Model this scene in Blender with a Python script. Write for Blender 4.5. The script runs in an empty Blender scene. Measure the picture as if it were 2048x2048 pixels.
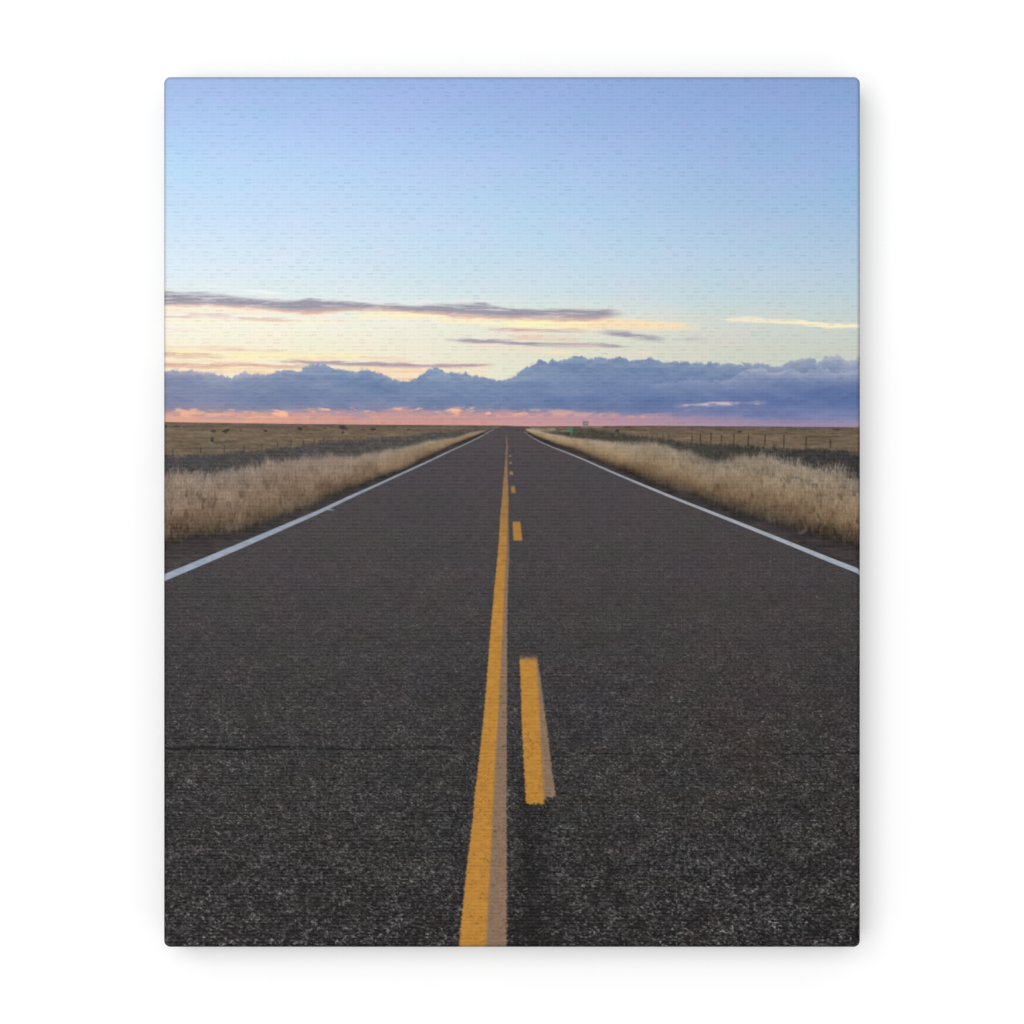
import bpy
import math
import numpy as np

# ---------------------------------------------------------------- the printed picture
# Everything below describes the ink on the canvas in picture units
# (x 328.6..1719.4 from left to right, y 154.7..1893.3 from top to bottom).
PX0, PX1, PY0, PY1 = 328.6, 1719.4, 154.7, 1893.3


def hsh(ix, iy, seed):
    h = (ix.astype(np.int64) * 374761393 + iy.astype(np.int64) * 668265263 + seed * 1442695041) & 0xFFFFFFFF
    h = ((h ^ (h >> 13)) * 1274126177) & 0xFFFFFFFF
    h = ((h ^ (h >> 15)) * 2246822519) & 0xFFFFFFFF
    return ((h ^ (h >> 16)) & 0xFFFFFF) / float(0xFFFFFF)


def vn(x, y, seed):                       # value noise 0..1
    x0 = np.floor(x); y0 = np.floor(y)
    fx = x - x0; fy = y - y0
    fx = fx * fx * (3 - 2 * fx); fy = fy * fy * (3 - 2 * fy)
    a = hsh(x0, y0, seed); b = hsh(x0 + 1, y0, seed)
    c = hsh(x0, y0 + 1, seed); d = hsh(x0 + 1, y0 + 1, seed)
    return (a * (1 - fx) + b * fx) * (1 - fy) + (c * (1 - fx) + d * fx) * fy


def fbm(x, y, seed, n=4, gain=0.5):
    s = 0.0; a = 1.0; t = 0.0
    for k in range(n):
        s = s + a * vn(x * 2 ** k + 17.3 * k, y * 2 ** k + 9.1 * k, seed + 31 * k)
        t += a; a *= gain
    return s / t


def ss(a, b, x):
    t = np.clip((x - a) / (b - a), 0, 1)
    return t * t * (3 - 2 * t)


def pl(x, pts):                           # polyline y(x)
    p = np.array(pts, float)
    return np.interp(x, p[:, 0], p[:, 1])


def mix(img, col, m):
    m = np.clip(m, 0, 1)[..., None]
    c = np.asarray(col, float)
    return img * (1 - m) + c * m


def table(X, Y, xs, ys, tab):
    tab = np.array(tab, float)
    xi = np.clip(np.interp(X, xs, np.arange(len(xs))), 0, len(xs) - 1.0001)
    yi = np.clip(np.interp(Y, ys, np.arange(len(ys))), 0, len(ys) - 1.0001)
    x0 = xi.astype(int); y0 = yi.astype(int)
    fx = (xi - x0)[..., None]; fy = (yi - y0)[..., None]
    return ((tab[y0, x0] * (1 - fx) + tab[y0, x0 + 1] * fx) * (1 - fy)
            + (tab[y0 + 1, x0] * (1 - fx) + tab[y0 + 1, x0 + 1] * fx) * fy)


def c3(pts):                              # three close-up charts of the picture -> picture units
    return [(300 + a / 2.683, 540 + b / 2.683) for a, b in pts]


def c4(pts):
    return [(1020 + a / 2.647, 560 + b / 2.647) for a, b in pts]


def c5(pts):
    return [(300 + a / 5.367, 820 + b / 5.367) for a, b in pts]


def c6(pts):
    return [(640 + a / 5.367, 820 + b / 5.367) for a, b in pts]


def c7(pts):
    return [(980 + a / 5.367, 820 + b / 5.367) for a, b in pts]


def c8(pts):
    return [(1380 + a / 5.367, 820 + b / 5.367) for a, b in pts]


LABELS = ['sky', 'cloud_streak', 'cloud_bank', 'prairie', 'brush', 'verge', 'road',
          'edge_line', 'centre_line', 'centre_dash', 'fence_post', 'bush', 'road_sign', 'marker']


LN = {n: i for i, n in enumerate(LABELS)}


def paint(X, Y):
    """ink colour (display values 0..255) and region number for every point of the grid"""
    img = np.zeros(X.shape + (3,)); lab = np.zeros(X.shape, int)
    r = Y[:, 0] < 868
    img[r], lab[r] = paint_sky(X[r], Y[r])
    for a, b, land in ((838, 1175, True), (1175, 9999, False)):
        r = (Y[:, 0] >= a) & (Y[:, 0] < b)
        img[r], lab[r] = paint_ground(X[r], Y[r], img[r], lab[r], land)
    return np.clip(img, 0, 255), lab


def paint_sky(X, Y):
    lab = np.zeros(X.shape, int); L = LN

    # ---- sky
    xs = [330, 600, 870, 1170, 1450, 1715]
    ys = [155, 250, 330, 430, 530, 590, 640, 700]
    T = [[(164, 190, 234), (160, 187, 233), (155, 181, 229), (148, 175, 224), (143, 169, 219), (139, 165, 214)],
         [(178, 206, 246), (174, 201, 243), (168, 194, 238), (158, 186, 230), (152, 180, 226), (148, 176, 222)],
         [(190, 220, 250), (186, 214, 248), (180, 206, 242), (170, 198, 236), (160, 189, 228), (154, 184, 226)],
         [(204, 228, 250), (200, 224, 247), (192, 218, 244), (182, 210, 238), (172, 200, 230), (166, 194, 226)],
         [(222, 239, 249), (216, 234, 246), (206, 226, 241), (196, 220, 236), (188, 212, 230), (182, 206, 224)],
         [(232, 240, 240), (228, 238, 238), (218, 232, 236), (208, 224, 230), (198, 216, 224), (192, 211, 220)],
         [(250, 248, 233), (247, 245, 230), (240, 239, 226), (228, 230, 216), (212, 218, 212), (204, 213, 210)],
         [(250, 242, 216), (247, 239, 214), (240, 234, 214), (226, 224, 206), (212, 214, 202), (204, 208, 198)]]
    img = table(X, Y, xs, ys, T)
    # faint violet and aqua mottle of a phone picture
    m = fbm(X / 90, Y / 45, 5, 3) - 0.5
    img = img + m[..., None] * np.array([8, -2, 3.])
    m2 = fbm(X / 60 + 40, Y / 30, 9, 2) - 0.5
    img = img + m2[..., None] * np.array([-5, 2, -1.])

    # ---- cloud streaks: (x range, centre line, half thickness, colour, opacity)
    wob = (fbm(X / 70, Y / 14, 21, 4) - 0.5)
    fine = (fbm(X / 26, Y / 4.5, 22, 3) - 0.5)
    wisp = fbm((X + 6 * Y) / 55, (Y - X * .02) / 3.2, 23, 4)

    def streak(top, bot, col, op, soft=4.0, wamp=9, famp=6, endsoft=55, tag=True):
        nonlocal img
        x0, x1 = top[0][0], top[-1][0]
        t = pl(X, top) + wob * wamp * 1.3 + fine * famp * 1.5
        b = pl(X, bot) + wob * wamp * 0.8 - fine * famp
        mm = ss(t - soft, t + soft * 0.7, Y) * (1 - ss(b - soft, b + soft, Y))
        e0 = 1.0 if x0 < 335 else ss(x0, x0 + endsoft, X)
        e1 = 1.0 if x1 > 1712 else 1 - ss(x1 - endsoft, x1, X)
        mm = mm * e0 * e1 * np.clip(op * (.45 + .75 * ss(.30, .58, wisp)) * (1 + fine * 1.1), 0, 1)
        img = mix(img, col, mm)
        if tag:
            lab[mm > 0.35] = L['cloud_streak']

    # white and peach wisps above the long streak
    streak([(330, 577), (372, 580)], [(330, 587), (372, 588)], (246, 226, 216), .8, 3)
    streak([(395, 569), (470, 574)], [(395, 575), (470, 579)], (246, 246, 246), .7, 3)
    streak([(468, 580), (585, 583)], [(468, 588), (585, 590)], (252, 250, 250), .85, 3)
    streak([(500, 592), (580, 598)], [(500, 600), (580, 604)], (250, 240, 226), .6, 3)
    streak([(880, 596), (1025, 602)], [(880, 600), (1025, 606)], (250, 232, 222), .8, 2.5)
    streak([(755, 608), (850, 611)], [(755, 614), (850, 615)], (252, 240, 220), .8, 2.5)
    streak([(810, 600), (880, 604)], [(810, 606), (880, 608)], (248, 240, 234), .6, 2.5)
    # warm light under the long streak
    streak([(329, 611), (480, 612), (640, 622), (700, 620)], [(329, 626), (480, 628), (640, 634), (700, 630)], (254, 238, 216), 1.1, 4)
    streak([(329, 630), (440, 631), (560, 637), (620, 640)], [(329, 636), (440, 638), (560, 644), (620, 646)], (232, 204, 190), .75, 3)
    streak([(329, 640), (560, 644), (700, 640)], [(329, 646), (560, 650), (700, 646)], (254, 245, 212), .6, 4)
    streak([(690, 622), (900, 630), (1060, 637), (1180, 638), (1280, 644)], [(690, 634), (900, 644), (1060, 658), (1180, 660), (1280, 656)], (255, 243, 204), 1.15, 4)
    streak([(1080, 640), (1230, 638), (1410, 651)], [(1080, 656), (1230, 660), (1410, 661)], (250, 226, 190), 1.25, 3.5, 6, 5)
    streak([(1000, 640), (1200, 643)], [(1000, 655), (1200, 656)], (255, 248, 190), .8, 4)
    # pink underside then grey body of the long streak
    streak([(329, 606), (450, 607), (620, 618), (700, 614), (760, 612), (900, 622), (1020, 630), (1170, 630), (1245, 628)],
           [(329, 613), (450, 614), (560, 622), (620, 630), (680, 624), (760, 622), (900, 634), (1020, 640), (1170, 643), (1245, 637)],
           (228, 188, 174), 1.2, 4)
    streak([(329, 587), (390, 589), (449, 593), (561, 601), (617, 600), (673, 602), (747, 609), (822, 612), (896, 612), (971, 608), (1020, 620), (1096, 623), (1171, 622), (1228, 624), (1266, 628)],
           [(329, 610), (390, 609), (449, 610), (561, 618), (617, 622), (673, 619), (747, 617), (822, 622), (896, 628), (971, 632), (1020, 635), (1096, 636), (1171, 638), (1228, 634), (1266, 632)],
           (160, 156, 170), 1.25, 6.0, 7, 5, 70)
    # thinner streaks on the right
    streak([(948, 655), (1020, 657), (1120, 660), (1200, 662)], [(948, 660), (1020, 663), (1120, 665), (1200, 665)], (205, 172, 168), .75, 2.5, 5, 4)
    streak([(1182, 660), (1246, 665), (1303, 672), (1345, 679)], [(1182, 666), (1246, 674), (1303, 683), (1345, 684)], (168, 160, 174), 1.2, 4, 5, 4)
    streak([(1330, 678), (1440, 676)], [(1330, 684), (1440, 681)], (196, 192, 194), .6, 3, 5, 4)
    streak([(1000, 671), (1100, 672), (1185, 676)], [(1000, 680), (1100, 682), (1185, 684)], (236, 204, 188), .8, 3, 5, 4)
    streak([(878, 679), (1020, 682), (1130, 688), (1285, 692)], [(878, 684), (1020, 690), (1130, 695), (1285, 696)], (168, 156, 172), 1.1, 3.4, 5, 4)
    streak([(930, 690), (1060, 694), (1150, 700)], [(930, 696), (1060, 700), (1150, 705)], (248, 222, 200), .6, 3, 5, 4)
    # the pale streak at the right edge
    streak([(1435, 639), (1500, 636), (1530, 638)], [(1435, 643), (1500, 645), (1530, 645)], (250, 236, 208), 1.6, 3, 4, 3, 24)
    streak([(1495, 638), (1600, 642), (1650, 648), (1719, 650)], [(1495, 645), (1600, 650), (1650, 657), (1719, 657)], (252, 238, 204), 1.5, 3, 4, 3, 24)
    # yellow and rose streaks low on the left
    streak([(329, 700), (450, 704), (640, 706), (760, 712)], [(329, 717), (450, 722), (640, 722), (760, 720)], (254, 242, 192), .7, 6)
    streak([(329, 722), (500, 728), (640, 734), (800, 735), (1000, 730)], [(329, 745), (500, 750), (640, 760), (800, 770), (1010, 770)], (250, 226, 192), .8, 6)
    streak([(329, 707), (400, 709), (470, 714)], [(329, 716), (400, 718), (470, 719)], (224, 188, 172), .85, 3)
    streak([(329, 728), (420, 730), (520, 727), (640, 731)], [(329, 734), (420, 737), (520, 735), (640, 738)], (226, 184, 166), .85, 3)
    streak([(540, 719), (640, 724), (760, 727), (880, 729), (1000, 729)], [(540, 724), (640, 731), (760, 735), (880, 736), (1000, 733)], (184, 162, 170), 1.1, 3.2, 4, 4)
    for (a, b, y, hgt, cc, o) in ((329, 520, 693, 4, (250, 222, 200), .9), (380, 640, 700, 3, (236, 204, 190), .8), (329, 470, 741, 6, (232, 192, 176), .9), (470, 700, 744, 5, (244, 204, 176), .9),
                                  (560, 860, 716, 3, (246, 214, 190), .8), (640, 900, 741, 5, (248, 214, 182), .9), (700, 980, 756, 8, (250, 212, 176), .9), (840, 1010, 722, 3, (250, 226, 196), .8),
                                  (620, 780, 640, 3, (250, 226, 206), .7), (330, 440, 659, 3, (246, 226, 212), .6), (960, 1130, 664, 4, (250, 226, 204), .8), (1040, 1240, 690, 4, (240, 214, 198), .7)):
        streak([(a, y), ((a + b) / 2, y + 1), (b, y + 3)], [(a, y + hgt), ((a + b) / 2, y + hgt + 2), (b, y + hgt + 3)], cc, o, 3, 7, 6, 70, tag=False)
    streak([(1060, 700), (1150, 706), (1180, 708)], [(1060, 706), (1150, 712), (1180, 713)], (254, 234, 190), .75, 3)
    streak([(1360, 713), (1420, 715)], [(1360, 721), (1420, 722)], (246, 214, 196), .8, 3, 4, 4)
    streak([(1270, 705), (1310, 706)], [(1270, 710), (1310, 710)], (246, 224, 198), .8, 2, 4, 4, 12)

    # ---- cloud bank
    prof = c3([(80, 545), (130, 540), (200, 550), (240, 545), (300, 550), (350, 550), (400, 565), (440, 580), (480, 560), (520, 548),
               (560, 555), (650, 560), (680, 545), (740, 540), (800, 548), (820, 540), (840, 520), (880, 503), (930, 508), (960, 520),
               (1000, 530), (1050, 540), (1110, 548), (1140, 533), (1180, 540), (1220, 560), (1260, 572), (1300, 585), (1340, 592),
               (1380, 600), (1420, 590), (1450, 570), (1480, 555), (1500, 535), (1540, 523), (1570, 535), (1590, 553), (1620, 548),
               (1680, 550), (1730, 565), (1780, 575), (1830, 588), (1880, 594), (1915, 585)])
    prof += c4([(0, 515), (40, 500), (80, 480), (110, 460), (140, 432), (180, 430), (200, 440), (220, 428), (260, 430), (310, 420),
                (340, 408), (385, 404), (395, 415), (440, 418), (500, 425), (550, 415), (600, 412), (640, 425), (700, 425), (740, 415),
                (790, 430), (830, 440), (890, 430), (940, 440), (1000, 447), (1080, 440), (1140, 445), (1220, 450), (1280, 455),
                (1290, 442), (1340, 440), (1370, 455), (1420, 458), (1460, 440), (1490, 425), (1520, 430), (1560, 425), (1590, 410),
                (1620, 420), (1630, 440), (1660, 415), (1700, 405), (1740, 410), (1770, 430), (1810, 420), (1860, 412)])
    # billow the outline with rounded bumps
    bx = X + (fbm(X / 16, Y / 16, 41, 3) - 0.5) * 16
    bq = X + (fbm(X / 26, Y / 30, 42, 3) - 0.5) * 60
    bump = (.35 + 1.1 * vn(X / 24, Y * 0, 45)) * (np.abs(np.sin(bq / 9.0 + 3 * vn(X / 40, Y * 0, 43))) * 3.4 + np.abs(np.sin(bq / 4.1 + 1.3)) * 1.6)
    top = pl(bx, prof) + 2 - bump + (fbm(X / 7, Y / 7, 44, 3) - 0.5) * 5
    depth = Y - top
    bank = ss(-2.0, 3.0, depth + (fbm(X / 3.5, Y / 3.5, 48, 2) - .5) * 3)
    bxs = [330, 520, 700, 900, 1080, 1300, 1500, 1715]
    bys = [715, 745, 765, 785, 805, 820, 835, 850]
    B = [[(166, 160, 182), (152, 158, 186), (140, 156, 188), (146, 158, 186), (126, 140, 176), (118, 134, 172), (132, 142, 174), (150, 156, 182)],
         [(158, 154, 182), (140, 148, 180), (128, 144, 180), (130, 146, 180), (120, 136, 174), (112, 130, 170), (128, 140, 174), (138, 146, 178)],
         [(134, 140, 174), (126, 138, 172), (120, 136, 172), (122, 138, 174), (120, 136, 174), (116, 132, 172), (122, 134, 172), (112, 126, 168)],
         [(124, 132, 168), (119, 131, 167), (116, 131, 168), (116, 132, 170), (118, 133, 172), (118, 132, 172), (106, 120, 166), (98, 114, 162)],
         [(128, 132, 166), (120, 131, 166), (120, 130, 167), (118, 131, 168), (108, 124, 166), (104, 118, 162), (102, 116, 163), (98, 113, 162)],
         [(152, 140, 162), (134, 134, 164), (132, 132, 166), (126, 132, 166), (116, 127, 166), (112, 122, 164), (116, 124, 168), (106, 118, 166)],
         [(210, 160, 152), (190, 150, 156), (176, 146, 158), (170, 142, 158), (158, 138, 162), (138, 130, 166), (124, 128, 170), (116, 124, 170)],
         [(226, 166, 150), (222, 162, 150), (216, 160, 152), (212, 158, 152), (200, 152, 158), (184, 146, 164), (168, 142, 170), (150, 136, 170)]]
    bc = table(X, Y, bxs, bys, B)
    # soft billows inside: lit rims above darker hollows
    w1 = fbm((X + 20 * vn(X / 30, Y / 20, 51)) / 34, Y / 17, 52, 4)
    w2 = fbm((X + 20 * vn(X / 30, (Y + 5) / 20, 51)) / 34, (Y + 5) / 17, 52, 4)
    rel = np.clip((w2 - w1) * 70, -7, 10)
    bc = bc + np.interp(X, [330, 900, 1300], [3, 0, -1])[..., None] * np.array([1.0, .3, 0]) + np.array([0, 3, 0.])
    bc = bc + (rel * (np.exp(-np.clip(depth, 0, 99) / 22.0) * .9 + .25))[..., None] * np.array([1.0, .9, .62])
    broad = fbm(X / 110, Y / 26, 55, 3) - .5
    mid = fbm(X / 36, Y / 14, 56, 4) - .5
    bc = bc + broad[..., None] * np.array([26, 20, 12.]) + mid[..., None] * np.array([16, 13, 8.])
    haze = np.exp(-np.clip(depth, 0, 99) / 16.0)
    bc = bc + haze[..., None] * np.array([7, 7, 3.])
    # lit crests on the near puffs
    crest = np.exp(-np.clip(depth, 0, 99) / np.interp(X, [1000, 1400], [5, 10]))
    bc = bc + (crest * np.interp(X, [330, 700, 1000, 1300, 1480, 1719], [22, 10, 6, 4, 16, 28]))[..., None] * np.array([1, .82, .6])
    # second line of puffs in front on the right
    p2 = c4([(600, 560), (760, 552), (880, 545), (980, 538), (1040, 545), (1140, 536), (1200, 515), (1280, 480), (1310, 462), (1345, 470),
             (1370, 500), (1420, 492), (1470, 478), (1540, 500), (1600, 480), (1640, 470), (1700, 500), (1770, 495), (1860, 470)])
    t2 = pl(bx, p2) - bump * .8 + (fbm(X / 9, Y / 9, 47, 3) - .5) * 8
    d2 = Y - t2
    f2 = ss(-1.5, 2.5, d2) * np.exp(-np.clip(d2, 0, 99) / 13.0) * ss(1240, 1340, X)
    bc = bc + f2[..., None] * np.array([24, 18, 13.])
    img = mix(img, bc, bank * (Y < 862))
    lab[(bank > .5)] = L['cloud_bank']
    # glowing band under the bank: pink, with torn bright edges
    pt = np.interp(X, [330, 560, 720, 900, 1010, 1100, 1280, 1420, 1560, 1719], [821, 822, 820, 819, 820, 823, 829, 833, 839, 842])
    tear = (fbm(X / 34, Y / 7, 61, 4) - .5)
    tear2 = fbm(X / 15 + 9, Y / 5, 62, 3)
    pm = ss(-5, 8, Y - pt + tear * 17)
    gx = [330, 520, 700, 900, 1050, 1250, 1450, 1600, 1719]
    pk = np.stack([np.interp(X, gx, v) for v in ([224, 222, 210, 206, 200, 186, 164, 154, 166],
                                                 [170, 165, 156, 153, 152, 148, 142, 138, 144],
                                                 [150, 146, 147, 149, 156, 162, 168, 168, 168])], -1)
    img = mix(img, pk, pm * np.interp(Y, [822, 836, 848], [.7, .86, .95]) * np.interp(X, [1150, 1450], [1, .72]))
    mauve = ss(.52, .66, fbm(X / 42 + 3, Y / 6, 63, 4)) * (1 - ss(835, 842, Y)) * pm
    img = mix(img, (176, 148, 164), mauve * np.interp(X, [330, 560, 760, 1050, 1300], [.4, .6, .9, .8, .4]))
    glow = ss(.50, .68, tear2 * .55 + fbm(X / 40 + 3, Y / 9, 64, 2) * .5) * ss(-7, -1, Y - pt) * (1 - ss(8, 17, Y - pt))
    img = mix(img, (252, 190, 156), glow * np.interp(X, [330, 480, 560, 980, 1060, 1200, 1300, 1400], [.75, .5, .95, .9, .5, .35, .15, 0]))
    img = mix(img, (220, 158, 146), ss(841, 848, Y) * np.interp(X, [330, 900, 1150, 1400], [.35, .4, .2, 0]))
    # small torn streaks on the right of the bank
    for (a, b, t, w, o) in ((1345, 1425, 811, 3.0, .5), (1395, 1480, 808.5, 3.2, .75), (1455, 1500, 806, 2.4, .5), (1485, 1536, 806, 2.8, .7), (1365, 1400, 820, 2, .4)):
        mm = np.exp(-((Y - t - tear * 8 + (X - (a + b) / 2) * .05) / w) ** 2) * ss(a - 4, a + 16, X) * (1 - ss(b - 16, b + 4, X)) * (.35 + 1.2 * ss(.3, .7, tear2))
        img = mix(img, (206, 184, 194), mm * o)
    for (cx, cy, w) in ((1228, 831, 9), (1264, 833, 7), (1285, 834, 5), (1120, 832, 10), (1080, 831, 8)):
        mm = np.exp(-((X - cx) / w) ** 2 - ((Y - cy) / 2.4) ** 2)
        img = mix(img, (226, 160, 152), mm * .75)

    return img, lab


def paint_land(X, Y, img, lab, near, inroad):
    L = LN
    # ---- prairie
    hor = pl(X, [(328, 844.6), (560, 848), (800, 850), (1000, 851.3), (1060, 853.5), (1100, 853), (1300, 852), (1450, 853), (1719, 855)])
    land = ss(-1.0, 1.0, Y - hor)
    g = fbm(X / 30, Y / 4, 71, 4)
    gf = fbm(X / 7, Y / 2.6, 72, 3)
    dl = np.clip((Y - hor) / 55, 0, 1)
    field = np.stack([np.interp(dl, [0, .12, .35, 1], v) for v in ([98, 107, 116, 111], [87, 93, 100, 97], [78, 79, 84, 80])], -1)
    field = field + ((g - .5) * 34 + (gf - .5) * 24)[..., None] * np.array([1, .96, .86])
    img = mix(img, field, land)
    lab[land > .5] = L['prairie']
    dk = ss(.60, .72, fbm(X / 22 + 5, Y / 3.2, 73, 3))
    img = mix(img, (82, 76, 66), dk * land * .28 * (Y < 905))

    # far band of brush near the horizon
    def blob(cx, cy, w, h, col, op, name=None, seed=0):
        nonlocal img
        n = fbm(X / 3.2 + seed * 7, Y / 2.4, 80 + seed, 2) - .5
        r = np.sqrt(((X - cx) / w) ** 2 + ((Y - cy) / h) ** 2) + n * 1.0
        mm = (1 - ss(.75, 1.2, r)) * op
        img = mix(img, col, mm)
        if name:
            lab[(mm > .45)] = L[name]
    for k, (cx, cy, w, h, o) in enumerate(((428.6, 862.8, 6, 2.8, .85), (451.5, 863, 6, 2.6, .95), (457, 860.5, 4, 2.8, .95), (483.5, 861, 3, 1.6, .8),
                                           (533, 862.2, 4.5, 2.2, .85), (601, 857.6, 4.8, 3.4, .95), (685.5, 855, 6.5, 4.2, .95), (693, 857.5, 4, 2, .9),
                                           (686.6, 865.6, 2.6, 1.8, .9), (747, 858.6, 6, 2.4, .9), (818, 859.4, 4, 1.6, .75), (787, 855, 4, 1.4, .5),
                                           (651, 857.6, 3.6, 1.8, .6), (354, 854, 9, 2.2, .5), (333, 853.6, 4, 2.2, .6), (372, 855.5, 5, 1.4, .45),
                                           (1478.5, 863.5, 4.5, 2.2, .85), (1234, 862.5, 4.4, 3.2, .9), (1253, 854.5, 7, 1.6, .6), (1212, 854, 5, 1.6, .6),
                                           (1300, 853.6, 18, 1.2, .5), (1390, 853.4, 16, 1.1, .6), (1572, 865.5, 4.5, 1.4, .7), (1546, 860, 3, 1.3, .5), (1672, 859.5, 7, 1.6, .6),
                                           (1640, 871, 34, 1.2, .3), (1666, 867, 6, 1.5, .4))):
        blob(cx, cy, w, h, (64, 56, 52), o, 'bush', k)
    blob(440, 886, 13, 2.6, (78, 78, 64), .7, 'bush', 33)
    blob(463, 883, 14, 2.8, (84, 82, 68), .65, 'bush', 34)
    blob(534, 871, 12, 1.8, (92, 84, 70), .5, None, 35)

    # ---- fence wires and posts
    def post(x, y0, y1, w, col, op, lean=0.0):
        nonlocal img
        xx = x + (y1 - Y) * lean
        mm = (1 - ss(w * .5 - .6, w * .5 + .8, np.abs(X - xx))) * ss(y0 - .8, y0 + .8, Y) * (1 - ss(y1 - 1, y1 + 1, Y))
        img = mix(img, col, mm * op)
        lab[(mm > .45)] = L['fence_post']

    # ---- dark brush, left and right
    jag = (fbm(X / 3.0, Y / 7, 91, 3) - .5)
    jag2 = (fbm(X / 13, Y / 11, 92, 3) - .5)
    bu = pl(X, c5([(160, 490), (500, 470), (800, 455), (1000, 440), (1200, 425), (1500, 385), (1800, 350)])
            + c6([(0, 335), (400, 322), (600, 295), (900, 280), (1060, 250), (1400, 215), (1700, 200), (1790, 195)])
            + c7([(400, 190), (640, 236), (850, 205), (900, 197), (1100, 203), (1300, 232), (1500, 262)])
            + c8([(0, 345), (300, 365), (600, 382), (900, 397), (1200, 418), (1500, 420), (1650, 438), (1830, 455)]))
    bcol = np.stack([np.interp(X, [330, 700, 1000, 1130, 1400, 1719], v) for v in ([70, 76, 82, 72, 66, 58], [68, 73, 78, 69, 64, 57], [70, 72, 74, 62, 59, 58])], -1)
    bcol = bcol + ((fbm(X / 9, Y / 4, 94, 4) - .5) * 22 + jag * 10 + (fbm(X / 2.2, Y / 3.2, 95, 2) - .5) * 13)[..., None]
    bcol = bcol + (ss(.62, .8, fbm(X / 5, Y / 3, 96, 3)) * 16)[..., None] * np.array([1, .95, .7])
    bl = pl(X, c5([(160, 690), (400, 650), (700, 625), (1000, 605), (1150, 565), (1250, 515), (1600, 490), (1800, 475)])
            + c6([(0, 480), (400, 480), (600, 450), (800, 400), (1000, 360), (1200, 320), (1450, 285), (1600, 240), (1750, 212), (1800, 200)])
            + c7([(400, 196), (520, 215), (640, 245), (800, 272), (1000, 302), (1200, 325), (1500, 342), (1700, 332), (1800, 345)])
            + c8([(0, 440), (150, 520), (300, 505), (500, 490), (900, 490), (1100, 550), (1400, 590), (1600, 605), (1750, 690), (1830, 740)]))
    brush = ss(-3.5, 6.5, Y - bu - jag2 * 12 * near - jag * 9 * (.3 + near)) * (Y > hor + 1.5)
    bm = brush * np.where((X > 1000) & (X < 1098), 0, 1)
    img = mix(img, bcol, bm * .96)
    lab[(bm > .5) & (Y > hor)] = L['brush']

    # left fence
    for zx, a, b in ((255, 420, 500), (555, 395, 470), (805, 382, 455), (1020, 378, 440), (1205, 362, 425), (1375, 345, 408), (1520, 325, 385), (1650, 315, 370), (1765, 308, 362), (1868, 300, 350)):
        post(300 + zx / 5.367, 820 + a / 5.367, 820 + b / 5.367, 2.1, (66, 62, 58), .7, .02)
    for zx, a, b in ((45, 292, 340), (130, 288, 335), (210, 284, 330), (285, 280, 326), (370, 280, 322), (440, 280, 318), (520, 276, 312)):
        post(640 + zx / 5.367, 820 + a / 5.367, 820 + b / 5.367, 1.5, (80, 74, 66), .6)
    # right fence
    for zx, a, b in ((15, 278, 345), (105, 265, 352), (218, 250, 368), (330, 268, 366), (462, 258, 376), (618, 265, 388), (795, 262, 395), (998, 272, 420), (1235, 285, 432), (1497, 312, 415), (1806, 240, 450)):
        post(1380 + zx / 5.367, 820 + a / 5.367, 820 + b / 5.367, 2.2, (62, 54, 48), .85, .03)
    for zx in (1400, 1450, 1500, 1545, 1585, 1628, 1680, 1735, 1790, 1850, 1910):
        post(980 + zx / 5.367, 820 + (262 - (zx - 1400) * .02) / 5.367, 820 + (285 + (zx - 1400) * .07) / 5.367, 1.5, (74, 68, 60), .7, .02)
    rail = np.exp(-((Y - pl(X, c8([(1180, 292), (1300, 288), (1620, 290)]))) / 1.3) ** 2) * ss(1600, 1612, X) * (1 - ss(1668, 1682, X))
    img = mix(img, (78, 68, 58), rail * .8)
    rail = np.exp(-((Y - 869.6) / 1.0) ** 2) * ss(1516, 1526, X) * (1 - ss(1538, 1550, X))
    img = mix(img, (86, 76, 64), rail * .6)

    # pale far grass right of the road
    ps = ss(1052, 1060, X) * (1 - ss(1136, 1150, X)) * ss(855, 857, Y) * (1 - ss(861, 865, Y))
    img = mix(img, (148, 137, 118), ps * .85 * ss(.25, .6, fbm(X / 12, Y / 3, 114, 2)))
    # ---- grass verges
    # upper edge is ragged with blades, lower edge is dark with roots
    blade = vn(X / 1.9, Y / 16, 101) * .55 + vn(X / 4.2, Y / 22, 102) * .45
    tuft = fbm(X / 20, Y / 40, 103, 3)
    vt = bl + (blade - .5) * 13 * near + (tuft - .5) * 22 * near + (fbm(X / 60, Y * 0, 104, 2) - .5) * 14 * near - (blade - .5) * 2
    vb = pl(X, c5([(160, 1420), (600, 1365), (1000, 1300), (1200, 1232), (1500, 1122), (1700, 1050), (1820, 1005)])
            + c6([(0, 995), (300, 862), (600, 742), (900, 640), (1200, 492), (1400, 392), (1600, 312), (1750, 245), (1830, 205)])
            + c7([(330, 190), (395, 232), (500, 292), (700, 372), (900, 432), (1100, 522), (1300, 600), (1500, 680), (1700, 770)])
            + c8([(0, 905), (300, 1020), (600, 1130), (900, 1210), (1200, 1300), (1500, 1385), (1830, 1450)]))
    return img, lab, (bl, blade, tuft, vt, vb)


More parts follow.
